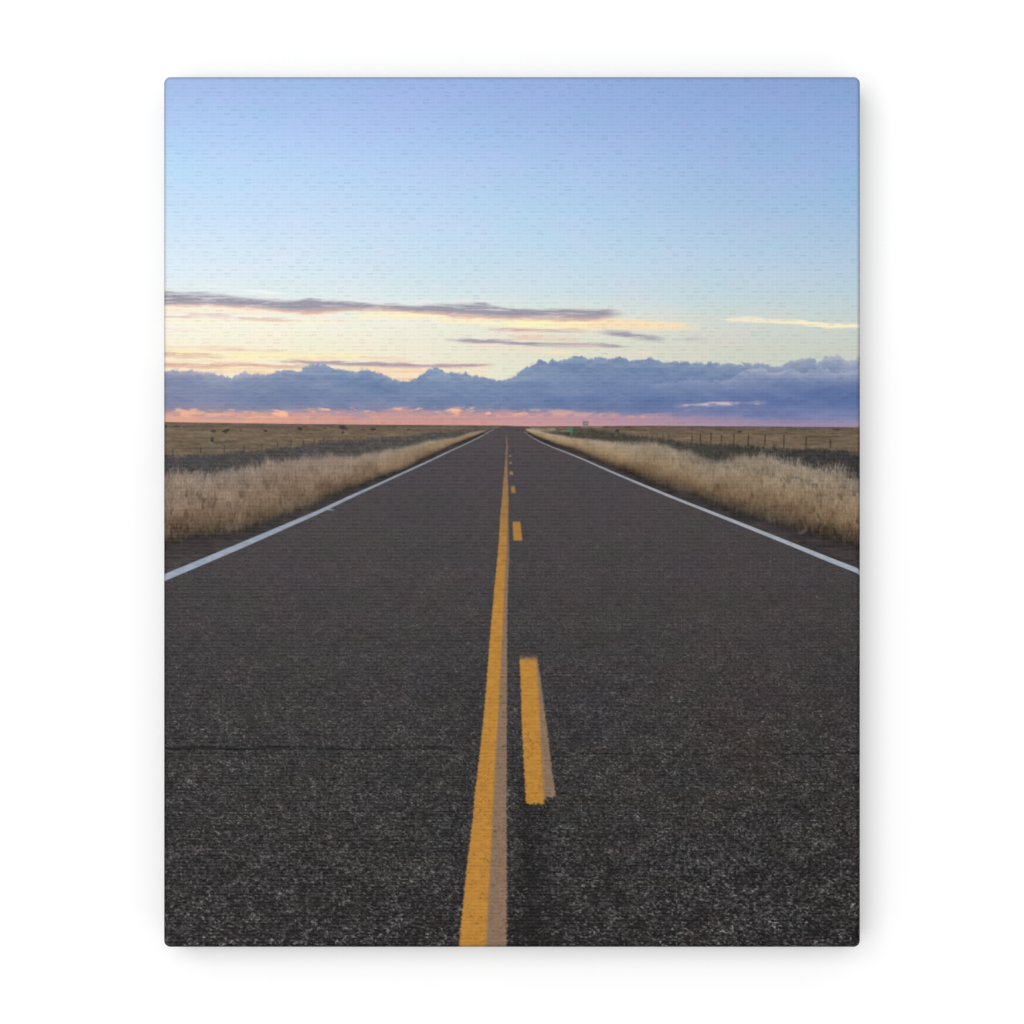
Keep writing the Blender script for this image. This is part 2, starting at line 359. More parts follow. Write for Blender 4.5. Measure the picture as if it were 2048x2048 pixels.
def paint_verge(X, Y, img, lab, near, inroad, V):
    L = LN
    bl, blade, tuft, vt, vb = V
    # the blades thin out over their upper few units instead of ending on one line
    thin = vn(X / 1.5, Y / 5, 111) * .6 + vn(X / 2.6, Y / 9, 112) * .4
    vmask = np.clip((Y - vt + 12 * near) / (2.5 + 27 * near) + (thin - .5) * 1.0 * near, 0, 1)
    vmask = vmask * vmask * (3 - 2 * vmask)
    low = (Y - vb) + (blade - .5) * 22 * near + (tuft - .5) * 14 * near
    vmask = vmask * (1 - ss(-2 - 12 * near, 1.5 + 9 * near, low))
    vmask = vmask * np.where(inroad, 0, 1)
    h = np.clip((Y - vt) / np.maximum(vb - vt, 3), 0, 1)          # 0 tip .. 1 root
    stalk = fbm(X / 2.2 + 2 * vn(X / 20, Y / 20, 105), Y / 13, 106, 3)
    fleck = fbm(X / 2.6, Y / 4.5, 109, 2)
    clump = fbm(X / 24, Y / 26, 107, 4)
    leftc = [np.interp(h, [0, .18, .5, .78, 1], v) for v in ([136, 140, 131, 110, 69], [122, 123, 111, 91, 63], [111, 109, 93, 74, 53])]
    rightc = [np.interp(h, [0, .2, .5, .72, .88, 1], v) for v in ([136, 145, 141, 119, 86, 62], [124, 129, 121, 98, 73, 57], [112, 111, 98, 77, 60, 49])]
    sel = (X > 1024)
    gc = np.stack([np.where(sel, r_, l_) for l_, r_ in zip(leftc, rightc)], -1)
    far = (1 - ss(.1, .55, near)) * (1 - ss(.7, .95, h))
    gc = gc + far[..., None] * np.array([16, 14, 8.])
    gc = gc + ((stalk - .5) * 28 * (.3 + near) + (fleck - .5) * 22 * (.3 + near) + (clump - .5) * 30 + (fbm(X / 52, Y / 26, 110, 3) - .5) * 24 + 2)[..., None] * np.array([1, .94, .82])
    gap = ss(.56, .76, fbm(X / 8, Y / 18, 108, 3)) * ss(.1, .4, h) * near
    gc = gc * (1 - .2 * gap)[..., None]
    # a nearer row of grass on the right overlaps a darker row behind it
    ft = pl(X, c8([(-200, 480), (0, 560), (300, 625), (600, 690), (1000, 760), (1400, 840), (1830, 900)])) + (blade - .5) * 24 + (tuft - .5) * 12
    back = ss(0, 4.5, ft - Y) * np.exp(-np.clip(ft - Y, 0, 200) / 13.0) * ss(1345, 1385, X) * ss(.28, .6, fbm(X / 26, Y / 14, 113, 3))
    gc = gc * (1 - .26 * back)[..., None] + (back * 5)[..., None] * np.array([0, .6, 1.])
    img = mix(img, gc, vmask)
    lab[vmask > .5] = L['verge']
    return img, lab


def paint_ground(X, Y, img, lab, withland):
    L = LN
    near = np.clip(np.abs(X - 1024) / 690, 0, 1)
    inroad = (X > 985) & (X < 1052)
    if withland:
        img, lab, V = paint_land(X, Y, img, lab, near, inroad)
    else:
        V = None
    # ---- road
    re_l = pl(Y, [(y, x) for x, y in sorted(c5([(160, 1799), (1000, 1446)])
             + c6([(0, 1090), (300, 948), (600, 812), (900, 675), (1200, 538), (1400, 441), (1600, 350), (1750, 275), (1830, 228), (1880, 212)])
             + [(1004, 855), (1012, 852)], key=lambda p: p[1])])
    re_r = pl(Y, [(y, x) for x, y in sorted([(1056, 853), (1055, 856.5), (1050.5, 862)] + c7([(375, 245), (450, 295), (600, 375), (850, 467), (1000, 527), (1300, 670), (1600, 790), (1900, 915)])
             + c8([(0, 1012), (500, 1198), (1000, 1407), (1500, 1620), (1790, 1715), (1830, 1750)]), key=lambda p: p[1])])
    dist = np.clip((Y - 852) / 1040, 0, 1)
    onroad = ((X > re_l - 2) & (X < re_r + 2)) | (Y > 1160)
    vb = V[4] if V else Y - 400
    shoulder = (Y > vb - 6 - 30 * near) & (Y > 866) & ~inroad if V else np.zeros(X.shape, bool)
    road = np.where(onroad | shoulder, 1.0, 0.0) * ss(852, 854.5, Y)
    rc = np.stack([np.interp(dist, [0, .08, .2, .35, .5, .7, 1], v) for v in ([80, 77, 74, 69, 63, 58, 54], [76, 72, 69, 65, 60, 56, 51], [79, 75, 71, 66, 61, 56, 52])], -1)
    # chroma blotches
    b1 = fbm(X / 80, Y / 50, 121, 3) - .5
    b2 = fbm(X / 60 + 9, Y / 40, 122, 3) - .5
    rc = rc + b1[..., None] * np.array([5, -.5, 1.5]) + b2[..., None] * np.array([1.5, 1, -3.5])
    # grain: coarse near, fine far
    sc = np.interp(Y, [860, 1000, 1200, 1500, 1893], [1.2, 1.6, 2.1, 2.8, 3.8])
    amp = np.interp(Y, [860, 1000, 1150, 1300, 1500, 1893], [5, 10, 19, 30, 47, 72])
    lv = np.log2(sc) * 2
    gr = np.zeros_like(X)
    for j in range(0, 6):                     # grain of six sizes, blended with the distance
        wgt = np.clip(1 - np.abs(lv - j), 0, 1)
        k = wgt > 0
        if not k.any():
            continue
        q = 2.0 ** (j / 2)
        xx, yy = X[k], Y[k]
        a = vn(xx / (q * 1.55), yy / (q * .9), 131 + j) * .6 + vn(xx / (q * .7), yy / (q * .5), 151 + j) * .4
        pat = vn(xx / (q * 9), yy / (q * 5), 171 + j)
        spark = np.clip(vn(xx / (q * 1.0), yy / (q * .72), 191 + j) - .70, 0, 1) * (.7 + .6 * pat)
        gr[k] += wgt[k] * (spark * 3.5 - .06 + (a - .5) * (.75 + .5 * pat) + np.clip(a - .68, 0, 1) * 1.2 * (.4 + pat) + (pat - .5) * .16) / np.sqrt(wgt[k] ** 2 + (1 - wgt[k]) ** 2)
    rc = rc + (gr * amp)[..., None] * np.array([1, .98, .96])
    # tar-rich darker strip beside the centre line
    tar = np.exp(-((X - pl(Y, [(1180, 1040), (1500, 1062), (1893, 1066)])) / pl(Y, [(1180, 10), (1500, 18), (1893, 44)])) ** 2) * ss(1250, 1560, Y)
    tar = tar * (.35 + 1.1 * fbm(X / 26, Y / 18, 135, 3)) + .5 * np.exp(-((X - pl(Y, [(1180, 975), (1893, 890)])) / pl(Y, [(1180, 9), (1893, 24)])) ** 2) * ss(1200, 1500, Y) * fbm(X / 26, Y / 18, 136, 3)
    rc = rc * (1 - .27 * np.clip(tar, 0, 1))[..., None]
    # brownish dust on the right lane
    rc = rc + (np.exp(-((X - 1480) / 190) ** 2 - ((Y - 1420) / 210) ** 2) * fbm(X / 60, Y / 50, 137, 3))[..., None] * np.array([5, 2.5, 0.])
    # the two thin cracks across the lanes
    cy = pl(X, [(329, 1496), (416, 1494), (474, 1497.5), (510, 1497), (520, 1494.5), (572, 1493), (650, 1494), (720, 1498), (800, 1495), (905, 1494)]) + (fbm(X / 9, Y * 0, 141, 3) - .5) * 3
    cs = (.55 + .9 * fbm(X / 7, Y * 0, 144, 3)) * np.interp(X, [329, 480, 500, 570, 600, 690, 760, 905, 915], [1, .95, .55, .8, .25, .45, .2, .45, 0])
    ck = np.exp(-((Y - cy) / 2.3) ** 2) * 1.15 * cs
    cy2 = pl(X, [(1110, 1504), (1300, 1508.5), (1520, 1509), (1719, 1504)]) + (fbm(X / 9, Y * 0, 142, 3) - .5) * 4
    ck = np.maximum(ck, np.exp(-((Y - cy2) / 1.5) ** 2) * .45 * ss(1090, 1200, X) * ss(.3, .6, vn(X / 30, Y * 0, 143)))
    rc = rc * (1 - .72 * np.clip(ck, 0, 1.2))[..., None]
    # shoulder: dark and dusty, wet-looking root line
    sh = shoulder & ~onroad
    shc = np.stack([np.full_like(X, v) for v in (70., 64., 65.)], -1) + ((fbm(X / 22, Y / 6, 145, 4) - .5) * 34 + (vn(X / 2, Y / 1.4, 146) - .5) * 8)[..., None] * np.array([1, .96, .9])
    root = np.exp(-np.clip(Y - vb, 0, 200) / (3 + 15 * near))
    shc = shc * (1 - .26 * root)[..., None]
    rc = np.where(sh[..., None], shc, rc)
    img = mix(img, rc, road)
    lab[road > .5] = L['road']
    if V:
        img, lab = paint_verge(X, Y, img, lab, near, inroad, V)
    # scattered pale pebbles and litter on the right shoulder
    for (cx, cy_, w, h_, o) in ((1606, 1062, 5, 3, .5), (1600, 1066, 5, 2.4, .45), (1610, 1057, 1.6, 3, .5), (1635, 1040, 1.5, 2.2, .6), (1642, 1043, 1.5, 2.2, .55), (1546, 1041, 2, 2, .35), (1518, 1036, 3, 1.6, .3)):
        mm = np.exp(-((X - cx) / w) ** 2 - ((Y - cy_) / h_) ** 2)
        img = mix(img, (150, 128, 110), mm * o)

    # ---- white edge lines
    def band(top, bot, col, op, name, soft=.9):
        nonlocal img
        t = pl(X, top); b = pl(X, bot)
        lo = min(top[0][0], bot[0][0]); hi = max(top[-1][0], bot[-1][0])
        w = np.maximum(b - t, .1)
        e = np.minimum(soft, w * .7)
        mm = ss(t - e, t + e, Y) * (1 - ss(b - e, b + e, Y)) * (X >= lo - 1) * (X <= hi + 1)
        img = mix(img, col, mm * op)
        lab[mm > .42] = L[name]
    wob2 = 0
    lt = c5([(140, 1770), (1000, 1415)]) + c6([(0, 1070), (300, 930), (600, 800), (900, 663), (1200, 528), (1400, 433), (1600, 343), (1750, 268), (1830, 222), (1870, 205)])
    lb = c5([(140, 1846), (1000, 1480)]) + c6([(0, 1112), (300, 965), (600, 825), (900, 686), (1200, 547), (1400, 449), (1600, 357), (1750, 282), (1830, 234), (1870, 216)])
    lc = np.stack([np.interp(X, [330, 700, 960, 990], v) for v in ([156, 152, 144, 120], [168, 161, 149, 120], [186, 175, 158, 124])], -1)
    lc = lc + ((fbm(X / 14, Y / 6, 151, 3) - .5) * 22)[..., None]
    band(lt, lb, lc, np.interp(X, [330, 900, 985, 995], [.97, .92, .7, .2]), 'edge_line')
    tick = np.exp(-((Y - 1019.3) / 1.5) ** 2) * ss(652, 658, X) * (1 - ss(664, 671, X))
    img = mix(img, (150, 156, 166), tick * .8)
    rt = c7([(370, 236), (450, 288), (550, 344), (700, 406), (850, 461), (1000, 523), (1300, 653), (1600, 778), (1900, 901)]) + c8([(0, 998), (500, 1190), (1000, 1386), (1500, 1584), (1780, 1692), (1815, 1718), (1840, 1745)])
    rb = c7([(370, 248), (450, 301), (550, 357), (700, 420), (850, 477), (1000, 540), (1300, 676), (1600, 804), (1900, 930)]) + c8([(0, 1028), (500, 1228), (1000, 1430), (1500, 1638), (1780, 1748), (1815, 1774), (1840, 1800)])
    rcol = np.stack([np.interp(X, [1050, 1150, 1300, 1719], v) for v in ([130, 154, 163, 168], [128, 152, 164, 177], [134, 156, 172, 190])], -1)
    rcol = rcol + ((fbm(X / 14, Y / 6, 152, 3) - .5) * 22)[..., None]
    band(rt, rb, rcol, np.interp(X, [1050, 1080, 1719], [.7, .92, .97]), 'edge_line')

    # ---- yellow centre line and its older tan stripe
    edgej = (fbm(X / 4, Y / 2.5, 161, 3) - .5) * np.interp(Y, [870, 1200, 1893], [.8, 2.6, 6.5])
    yl = pl(Y, [(869, 1010.5), (880, 1011.5), (894.5, 1012.6), (909, 1010.8), (932, 1009.6), (960, 1007), (1006, 1003.3), (1034, 1000.5), (1081, 997.7), (1127, 994), (1180, 988.4), (1260, 981), (1406, 970), (1516, 958.4), (1600, 948), (1634, 946), (1714, 935.7), (1893, 917.5)])
    ym = pl(Y, [(869, 1013.6), (880, 1015), (894.5, 1016.3), (909, 1014.8), (932, 1014.8), (960, 1015.6), (1000, 1017), (1081, 1014), (1180, 1008.4), (1260, 1004.6), (1406, 997.7), (1516, 990.8), (1600, 986.7), (1714, 981.4), (1893, 971.2)])
    yr = pl(Y, [(869, 1013.6), (960, 1015.5), (1003, 1018), (1034, 1017.4), (1081, 1018.2), (1127, 1018.2), (1180, 1015.5), (1260, 1014.4), (1600, 1013.3), (1893, 1014)])
    sA = np.interp(Y, [870, 1000, 1893], [1.0, 1.4, 2.4])
    ytop = ss(868, 876, Y)
    ycol = np.stack([np.interp(Y, [868, 885, 930, 990, 1060, 1200, 1893], v) for v in ([104, 120, 140, 152, 170, 186, 188], [92, 104, 112, 116, 124, 133, 133], [84, 82, 82, 74, 66, 59, 60])], -1)
    pit = vn(X / 3.0, Y / 2.4, 163) * .75 + vn(X / 1.4, Y / 1.3, 162) * .3
    wear = fbm(X / 10, Y / 16, 164, 3)
    ycol = ycol * (1 + (fbm(X / 9, Y / 5, 165, 3) - .5) * .16)[..., None]
    ycol = ycol * (1 - .34 * (ss(.6, 1.0, pit) * ss(.42, .62, wear) * ss(1250, 1500, Y)))[..., None]
    tcol = np.stack([np.interp(Y, [1000, 1200, 1893], v) for v in ([112, 140, 142], [99, 116, 117], [87, 96, 96])], -1)
    tcol = tcol * (1 - .25 * ss(.62, .85, fbm(X / 3, Y / 2.2, 167, 3)) * ss(1100, 1400, Y))[..., None]
    tcol = tcol * (1 + (fbm(X / 8, Y / 5, 166, 3) - .5) * .16)[..., None]
    mt = ss(-sA, sA, X - yl - 3) * (1 - ss(-sA, sA, X - yr - edgej)) * np.where(X < ym, 1, ss(960, 1080, Y)) * ss(900, 960, Y)
    img = mix(img, tcol, mt * .96)
    my = ss(-sA, sA, X - yl - edgej) * (1 - ss(-sA * 1.7, sA * 1.7, X - ym + edgej * .5)) * ytop
    img = mix(img, ycol, my * np.interp(Y, [868, 880, 900, 940], [.5, .8, .9, .97]))
    lab[((my > .45) | (mt > .45))] = L['centre_line']
    # nicks in the tan stripe
    for (cx, cyy, w, h_) in ((1007, 1492, 4, 1.4), (1007, 1405, 8, 1.0), (990, 1661, 3.5, 2)):
        img = mix(img, (70, 60, 54), np.exp(-((X - cx) / w) ** 2 - ((Y - cyy) / h_) ** 2) * .75)

    # ---- passing dashes
    e2 = edgej
    dl_ = pl(Y, [(1308, 1038), (1358, 1041), (1457, 1043.9), (1535, 1047.9), (1606, 1051.8)])
    dm_ = pl(Y, [(1308, 1071.5), (1378, 1076.4), (1476, 1081.3), (1555, 1085.3), (1606, 1088.2)])
    dr_ = pl(Y, [(1308, 1073), (1323, 1075.4), (1382, 1084.3), (1457, 1094.1), (1535, 1103), (1583, 1110.5), (1596, 1111)])
    mt = ss(-1.5, 1.5, X - dl_ - 2) * (1 - ss(-2.2, 2.2, X - dr_ - e2)) * ss(1306, 1322, Y + e2 * 3) * (1 - ss(-2, 2, Y - (1597 - (X - 1085) * .25) + e2 * 2)) * ss(-4, 4, 1600 - Y)
    img = mix(img, tcol, mt * .95)
    my = ss(-2.2, 2.2, X - dl_ - e2) * (1 - ss(-4, 4, X - dm_ + e2 * .6)) * ss(1313, 1323, Y + e2 * 2.2) * (1 - ss(-2, 2, Y - 1606 + e2 * 2))
    img = mix(img, ycol, my * .97)
    lab[((my > .45) | (mt > .5))] = L['centre_dash']
    img = mix(img, (92, 78, 72), np.exp(-((X - 1056) / 8) ** 2 - ((Y - 1307) / 6) ** 2) * .5)

    def dash(pts, col, op, soft=2.0):
        nonlocal img
        ys_ = [p[1] for p in pts]
        t, b = min(ys_), max(ys_)
        l = pl(Y, [(t, pts[0][0]), (b, pts[3][0])]); r = pl(Y, [(t, pts[1][0]), (b, pts[2][0])])
        mm = ss(-soft, soft, X - l) * (1 - ss(-soft, soft, X - r)) * ss(t - soft, t + soft, Y) * (1 - ss(b - soft, b + soft, Y))
        img = mix(img, col, mm * op)
        lab[mm > .4] = L['centre_dash']
    dash([(1025, 1043.4), (1040.5, 1043.4), (1044.6, 1081), (1026.8, 1081)], (174, 126, 64), .97)
    dash([(1021.8, 972), (1029.6, 972), (1031.4, 986), (1022.6, 986)], (158, 120, 68), .95)
    dash([(1019, 943), (1025.5, 943), (1026.4, 949.8), (1019.4, 949.8)], (150, 122, 88), .95, 1.2)
    dash([(1018.4, 924), (1023.4, 924), (1024, 928), (1018.6, 928)], (140, 120, 104), .9, 1.1)
    dash([(1018.2, 910.4), (1022.2, 910.4), (1022.6, 913.8), (1018.4, 913.8)], (128, 132, 126), .85, 1.1)
    dash([(1018.5, 901.5), (1021.5, 901.5), (1021.5, 904), (1018.5, 904)], (108, 96, 96), .7, 1.1)

    # ---- far road sign, green marker, cabinet post
    def rect(x0, x1, y0, y1, col, op, name, soft=.8):
        nonlocal img
        mm = ss(x0 - soft, x0 + soft, X) * (1 - ss(x1 - soft, x1 + soft, X)) * ss(y0 - soft, y0 + soft, Y) * (1 - ss(y1 - soft, y1 + soft, Y))
        img = mix(img, col, mm * op)
        if name:
            lab[mm > .45] = L[name]
    rect(1160, 1202, 853.5, 855.2, (170, 158, 162), .6, None, 1.2)
    rect(1165.2, 1176.4, 843, 850.8, (120, 110, 120), .95, 'road_sign')
    rect(1166.4, 1169.4, 850.5, 854, (132, 122, 132), .8, 'road_sign')
    rect(1172.4, 1175.2, 850.5, 854, (132, 122, 132), .8, 'road_sign')
    rect(1167.2, 1174.6, 845.4, 848.4, (158, 148, 154), .7, None)
    rect(1166.8, 1168, 854, 869, (104, 98, 96), .5, None, .7)
    rect(1173.6, 1174.8, 854, 868, (104, 98, 96), .4, None, .7)
    rect(1137.6, 1145.4, 854.8, 864, (62, 124, 104), .85, 'marker')
    rect(1140.6, 1144.6, 863, 870, (66, 124, 106), .75, 'marker')
    rect(1141, 1142.4, 870, 879, (92, 96, 84), .6, None)
    rect(423, 429.4, 875, 884.8, (60, 64, 62), .95, 'road_sign', 1)
    rect(421.6, 428.8, 885, 904, (100, 104, 102), .62, 'road_sign', 1.6)
    rect(422.5, 426.5, 884.6, 887, (130, 136, 130), .7, None, .9)
    return img, lab


# ---------------------------------------------------------------- the scene
K = 0.4064 / (PX1 - PX0)          # metres per picture unit: a 16 x 20 inch canvas
DEPTH = 80 * K                    # how far the stretched canvas stands off the wall (about 23 mm)
BEVEL = 9.0                       # rounded fold at the front edge, picture units
CORNER = 13.0                     # rounding of the four corners, picture units
CX, CY = (PX0 + PX1) / 2, (PY0 + PY1) / 2
HW, HH = (PX1 - PX0) / 2, (PY1 - PY0) / 2
LIGHT = 1.19                     # light falling on the face (white paper would read this)
VEIL = 0.017                      # brightness the varnish alone gives back
NX, NY = 960, 1200
ZC = 1.5                          # height of the canvas centre on the wall

scene = bpy.context.scene
col = scene.collection


def srgb_lin(c):
    c = c / 255.0
    return np.where(c <= 0.04045, c / 12.92, ((c + 0.055) / 1.055) ** 2.4)


# ---- materials -----------------------------------------------------------
def N(nt, kind, loc=(0, 0), **kw):
    n = nt.nodes.new(kind)
    n.location = loc
    for k, v in kw.items():
        setattr(n, k, v)
    return n


def M(nt, op, a, b=None, c=None):
    n = nt.nodes.new('ShaderNodeMath')
    n.operation = op
    for i, v in enumerate((a, b, c)):
        if v is None:
            continue
        if isinstance(v, (int, float)):
            n.inputs[i].default_value = v
        else:
            nt.links.new(v, n.inputs[i])
    return n.outputs[0]


def canvas_material():
    """printed cotton canvas: ink colour with a woven basket relief"""
    m = bpy.data.materials.new('printed_canvas')
    m.use_nodes = True
    nt = m.node_tree
    nt.nodes.clear()
    out = N(nt, 'ShaderNodeOutputMaterial')
    bs = N(nt, 'ShaderNodeBsdfPrincipled')
    nt.links.new(bs.outputs[0], out.inputs[0])
    at = N(nt, 'ShaderNodeAttribute', attribute_name='ink')
    tc = N(nt, 'ShaderNodeTexCoord')
    sx = N(nt, 'ShaderNodeSeparateXYZ')
    nt.links.new(tc.outputs['Object'], sx.inputs[0])
    nz = N(nt, 'ShaderNodeTexNoise')
    nz.inputs['Scale'].default_value = 160.0
    nz.inputs['Detail'].default_value = 2.0
    nt.links.new(tc.outputs['Object'], nz.inputs['Vector'])
    wob = M(nt, 'SUBTRACT', nz.outputs[0], 0.5)
    u = M(nt, 'MULTIPLY', sx.outputs[0], 1 / (28.4 * K))
    v = M(nt, 'MULTIPLY', sx.outputs[2], 1 / (14.5 * K))
    v = M(nt, 'ADD', v, M(nt, 'MULTIPLY', wob, 0.22))
    row = M(nt, 'FLOOR', v)
    fv = M(nt, 'FRACT', v)
    u = M(nt, 'ADD', u, M(nt, 'MULTIPLY', row, 0.5))
    u = M(nt, 'ADD', u, M(nt, 'MULTIPLY', wob, 0.35))

    def groove(centre, width):
        d = M(nt, 'DIVIDE', M(nt, 'SUBTRACT', fv, centre), width)
        return M(nt, 'POWER', math.e, M(nt, 'MULTIPLY', M(nt, 'MULTIPLY', d, d), -1.0))

    def rnd(uoff, seed):
        cell = M(nt, 'FLOOR', M(nt, 'ADD', u, uoff))
        cv = N(nt, 'ShaderNodeCombineXYZ')
        nt.links.new(cell, cv.inputs[0])
        nt.links.new(row, cv.inputs[1])
        cv.inputs[2].default_value = seed
        w = N(nt, 'ShaderNodeTexWhiteNoise')
        nt.links.new(cv.outputs[0], w.inputs[0])
        return w.outputs[0]
    # thread gaps: two short grooves per cell, stepped by half a cell from row to row
    c1 = M(nt, 'COSINE', M(nt, 'MULTIPLY', u, 2 * math.pi))
    dash = M(nt, 'SMOOTH_MIN', M(nt, 'MAXIMUM', M(nt, 'MULTIPLY', M(nt, 'ADD', c1, 0.15), 2.0), 0.0), 1.0, 0.2)
    dash2 = M(nt, 'SMOOTH_MIN', M(nt, 'MAXIMUM', M(nt, 'MULTIPLY', M(nt, 'SUBTRACT', 0.1, c1), 2.0), 0.0), 1.0, 0.2)
    a1 = M(nt, 'MULTIPLY', dash, M(nt, 'MULTIPLY_ADD', rnd(0.5, 1.0), 0.55, 0.36))
    a2 = M(nt, 'MULTIPLY', dash2, M(nt, 'MULTIPLY_ADD', rnd(0.0, 2.0), 0.3, 0.26))
    g = M(nt, 'MULTIPLY', groove(0.27, 0.085), M(nt, 'ADD', a1, a2))
    b1 = M(nt, 'MULTIPLY', dash, M(nt, 'MULTIPLY_ADD', rnd(0.5, 3.0), 0.55, 0.3))
    b2 = M(nt, 'MULTIPLY', dash2, M(nt, 'MULTIPLY_ADD', rnd(0.0, 4.0), 0.3, 0.26))
    g = M(nt, 'ADD', g, M(nt, 'MULTIPLY', groove(0.72, 0.085), M(nt, 'ADD', b1, b2)))
    # the warp shows as weak upright ridges
    cw = M(nt, 'COSINE', M(nt, 'MULTIPLY', sx.outputs[0], 2 * math.pi / (9.4 * K)))
    fine = N(nt, 'ShaderNodeTexNoise')
    fine.inputs['Scale'].default_value = 900.0
    fine.inputs['Detail'].default_value = 2.0
    nt.links.new(tc.outputs['Object'], fine.inputs['Vector'])
    h = M(nt, 'MULTIPLY', g, -1.0)
    h = M(nt, 'ADD', h, M(nt, 'MULTIPLY', cw, 0.05))
    h = M(nt, 'ADD', h, M(nt, 'MULTIPLY', fine.outputs[0], 0.36))
    bp = N(nt, 'ShaderNodeBump')
    bp.inputs['Strength'].default_value = 1.0
    bp.inputs['Distance'].default_value = BUMP
    nt.links.new(h, bp.inputs['Height'])
    nt.links.new(bp.outputs[0], bs.inputs['Normal'])
    # the ink is a little uneven from thread to thread
    vary = M(nt, 'MULTIPLY_ADD', M(nt, 'SUBTRACT', fine.outputs[0], 0.5), 0.06, 1.0)
    mx = N(nt, 'ShaderNodeMix', data_type='RGBA', blend_type='MULTIPLY')
    mx.inputs[0].default_value = 1.0
    nt.links.new(at.outputs['Color'], mx.inputs[6])
    cmb = N(nt, 'ShaderNodeCombineColor')
    for i in range(3):
        nt.links.new(vary, cmb.inputs[i])
    nt.links.new(cmb.outputs[0], mx.inputs[7])
    nt.links.new(mx.outputs[2], bs.inputs['Base Color'])
    bs.inputs['Roughness'].default_value = 0.42
    nt.links.new(M(nt, 'MULTIPLY', at.outputs['Alpha'], SHEEN), bs.inputs['Specular IOR Level'])
    return m


def wall_material():
    m = bpy.data.materials.new('white_wall')
    m.use_nodes = True
    nt = m.node_tree
    bs = nt.nodes['Principled BSDF']
    tc = N(nt, 'ShaderNodeTexCoord')
    nz = N(nt, 'ShaderNodeTexNoise')
    nz.inputs['Scale'].default_value = 3.0
    nt.links.new(tc.outputs['Object'], nz.inputs['Vector'])
    rp = N(nt, 'ShaderNodeValToRGB')
    rp.color_ramp.elements[0].color = (0.885, 0.885, 0.885, 1)
    rp.color_ramp.elements[1].color = (0.895, 0.895, 0.895, 1)
    nt.links.new(nz.outputs[0], rp.inputs[0])
    nt.links.new(rp.outputs[0], bs.inputs['Base Color'])
    bs.inputs['Roughness'].default_value = 0.95
    bs.inputs['Specular IOR Level'].default_value = 0.0
    return m


BUMP = 0.00033
SHEEN = 0.14                      # satin varnish of the print
MAT = canvas_material()

# ---- the stretched canvas as one fine grid --------------------------------
edge = np.array([0, .35, .8, 1.3, 1.9, 2.6, 3.4, 4.2, 5.1, 6.0, 7.0])


def axis(half, n):
    inner = np.linspace(-half + 8, half - 8, n - 2 * len(edge))
    return np.concatenate([-half + edge, inner, (half - edge)[::-1]])


ax, ay = axis(HW, NX), axis(HH, NY)
GX, GY = np.meshgrid(ax, ay)                      # picture axes, y downwards
colour, label = paint(GX + CX, GY + CY)
colour = srgb_lin(colour)
ink = np.clip((colour - VEIL) / LIGHT, 0.002, 0.93)

# round the four corners: squeeze each corner square into a quarter disc
px, py = np.abs(GX), np.abs(GY)
inx, iny = (px - (HW - CORNER)) / CORNER, (py - (HH - CORNER)) / CORNER
cm = (inx > 0) & (iny > 0)
ux, uy = np.clip(inx, 0, 1), np.clip(iny, 0, 1)
qx = np.where(cm, (HW - CORNER) + CORNER * ux * np.sqrt(1 - uy ** 2 / 2), px)
qy = np.where(cm, (HH - CORNER) + CORNER * uy * np.sqrt(1 - ux ** 2 / 2), py)
SX, SY = np.sign(GX) * qx, np.sign(GY) * qy
# distance in from the outline -> quarter-round fold
dcorner = CORNER - np.hypot(np.maximum(qx - (HW - CORNER), 0), np.maximum(qy - (HH - CORNER), 0))
din = np.where((qx > HW - CORNER) & (qy > HH - CORNER), dcorner, np.minimum(HW - qx, HH - qy))
din = np.clip(din, 0, None)
t = np.clip(BEVEL - din, 0, BEVEL)
drop = BEVEL - np.sqrt(np.maximum(BEVEL ** 2 - t ** 2, 0))
VX = SX * K
VZ = -SY * K
VY = -DEPTH + drop * K

# edge shade painted into the ink where the cloth goes round the fold
rim_shade = np.clip((8.5 - din) / 8.5, 0, 1) ** 1.3
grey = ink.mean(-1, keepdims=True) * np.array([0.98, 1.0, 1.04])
ink = ink * (1 - rim_shade[..., None]) + (0.34 * ink + 0.16 * grey) * rim_shade[..., None]
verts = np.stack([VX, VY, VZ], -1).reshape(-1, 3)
inkv = np.concatenate([ink, 1 - rim_shade[..., None]], -1).reshape(-1, 4)      # alpha: sheen strength, cut at the fold to keep it dark
ny, nx = GX.shape
I = np.arange(ny * nx).reshape(ny, nx)
quads = np.stack([I[:-1, :-1], I[1:, :-1], I[1:, 1:], I[:-1, 1:]], -1)      # (ny-1, nx-1, 4)
flab = label[:-1, :-1].copy()

root = bpy.data.objects.new('canvas_print', None)
root.empty_display_size = 0.1
root.location = (0, 0, ZC)
root['label'] = 'stretched canvas print of an empty highway at sunset hanging on a white wall'
root['category'] = 'canvas print'
col.objects.link(root)


def link_mesh(name, v, f, c, parent, mat=MAT):
    me = bpy.data.meshes.new(name)
    me.vertices.add(len(v))
    me.vertices.foreach_set('co', v.astype(np.float32).ravel())
    n = len(f)
    me.loops.add(n * 4)
    me.loops.foreach_set('vertex_index', f.astype(np.int32).ravel())
    me.polygons.add(n)
    me.polygons.foreach_set('loop_start', (np.arange(n) * 4).astype(np.int32))
    me.polygons.foreach_set('loop_total', np.full(n, 4, np.int32))
    me.polygons.foreach_set('use_smooth', np.ones(n, bool))
    me.update(calc_edges=True)
    a = me.attributes.new('ink', 'FLOAT_COLOR', 'POINT')
    a.data.foreach_set('color', c.astype(np.float32).ravel())
    me.materials.append(mat)
    o = bpy.data.objects.new(name, me)
    col.objects.link(o)
    o.parent = parent
    return o


def part(name, mask, parent):
    f = quads[mask]
    used, inv = np.unique(f.ravel(), return_inverse=True)
    return link_mesh(name, verts[used], inv.reshape(-1, 4), inkv[used], parent)


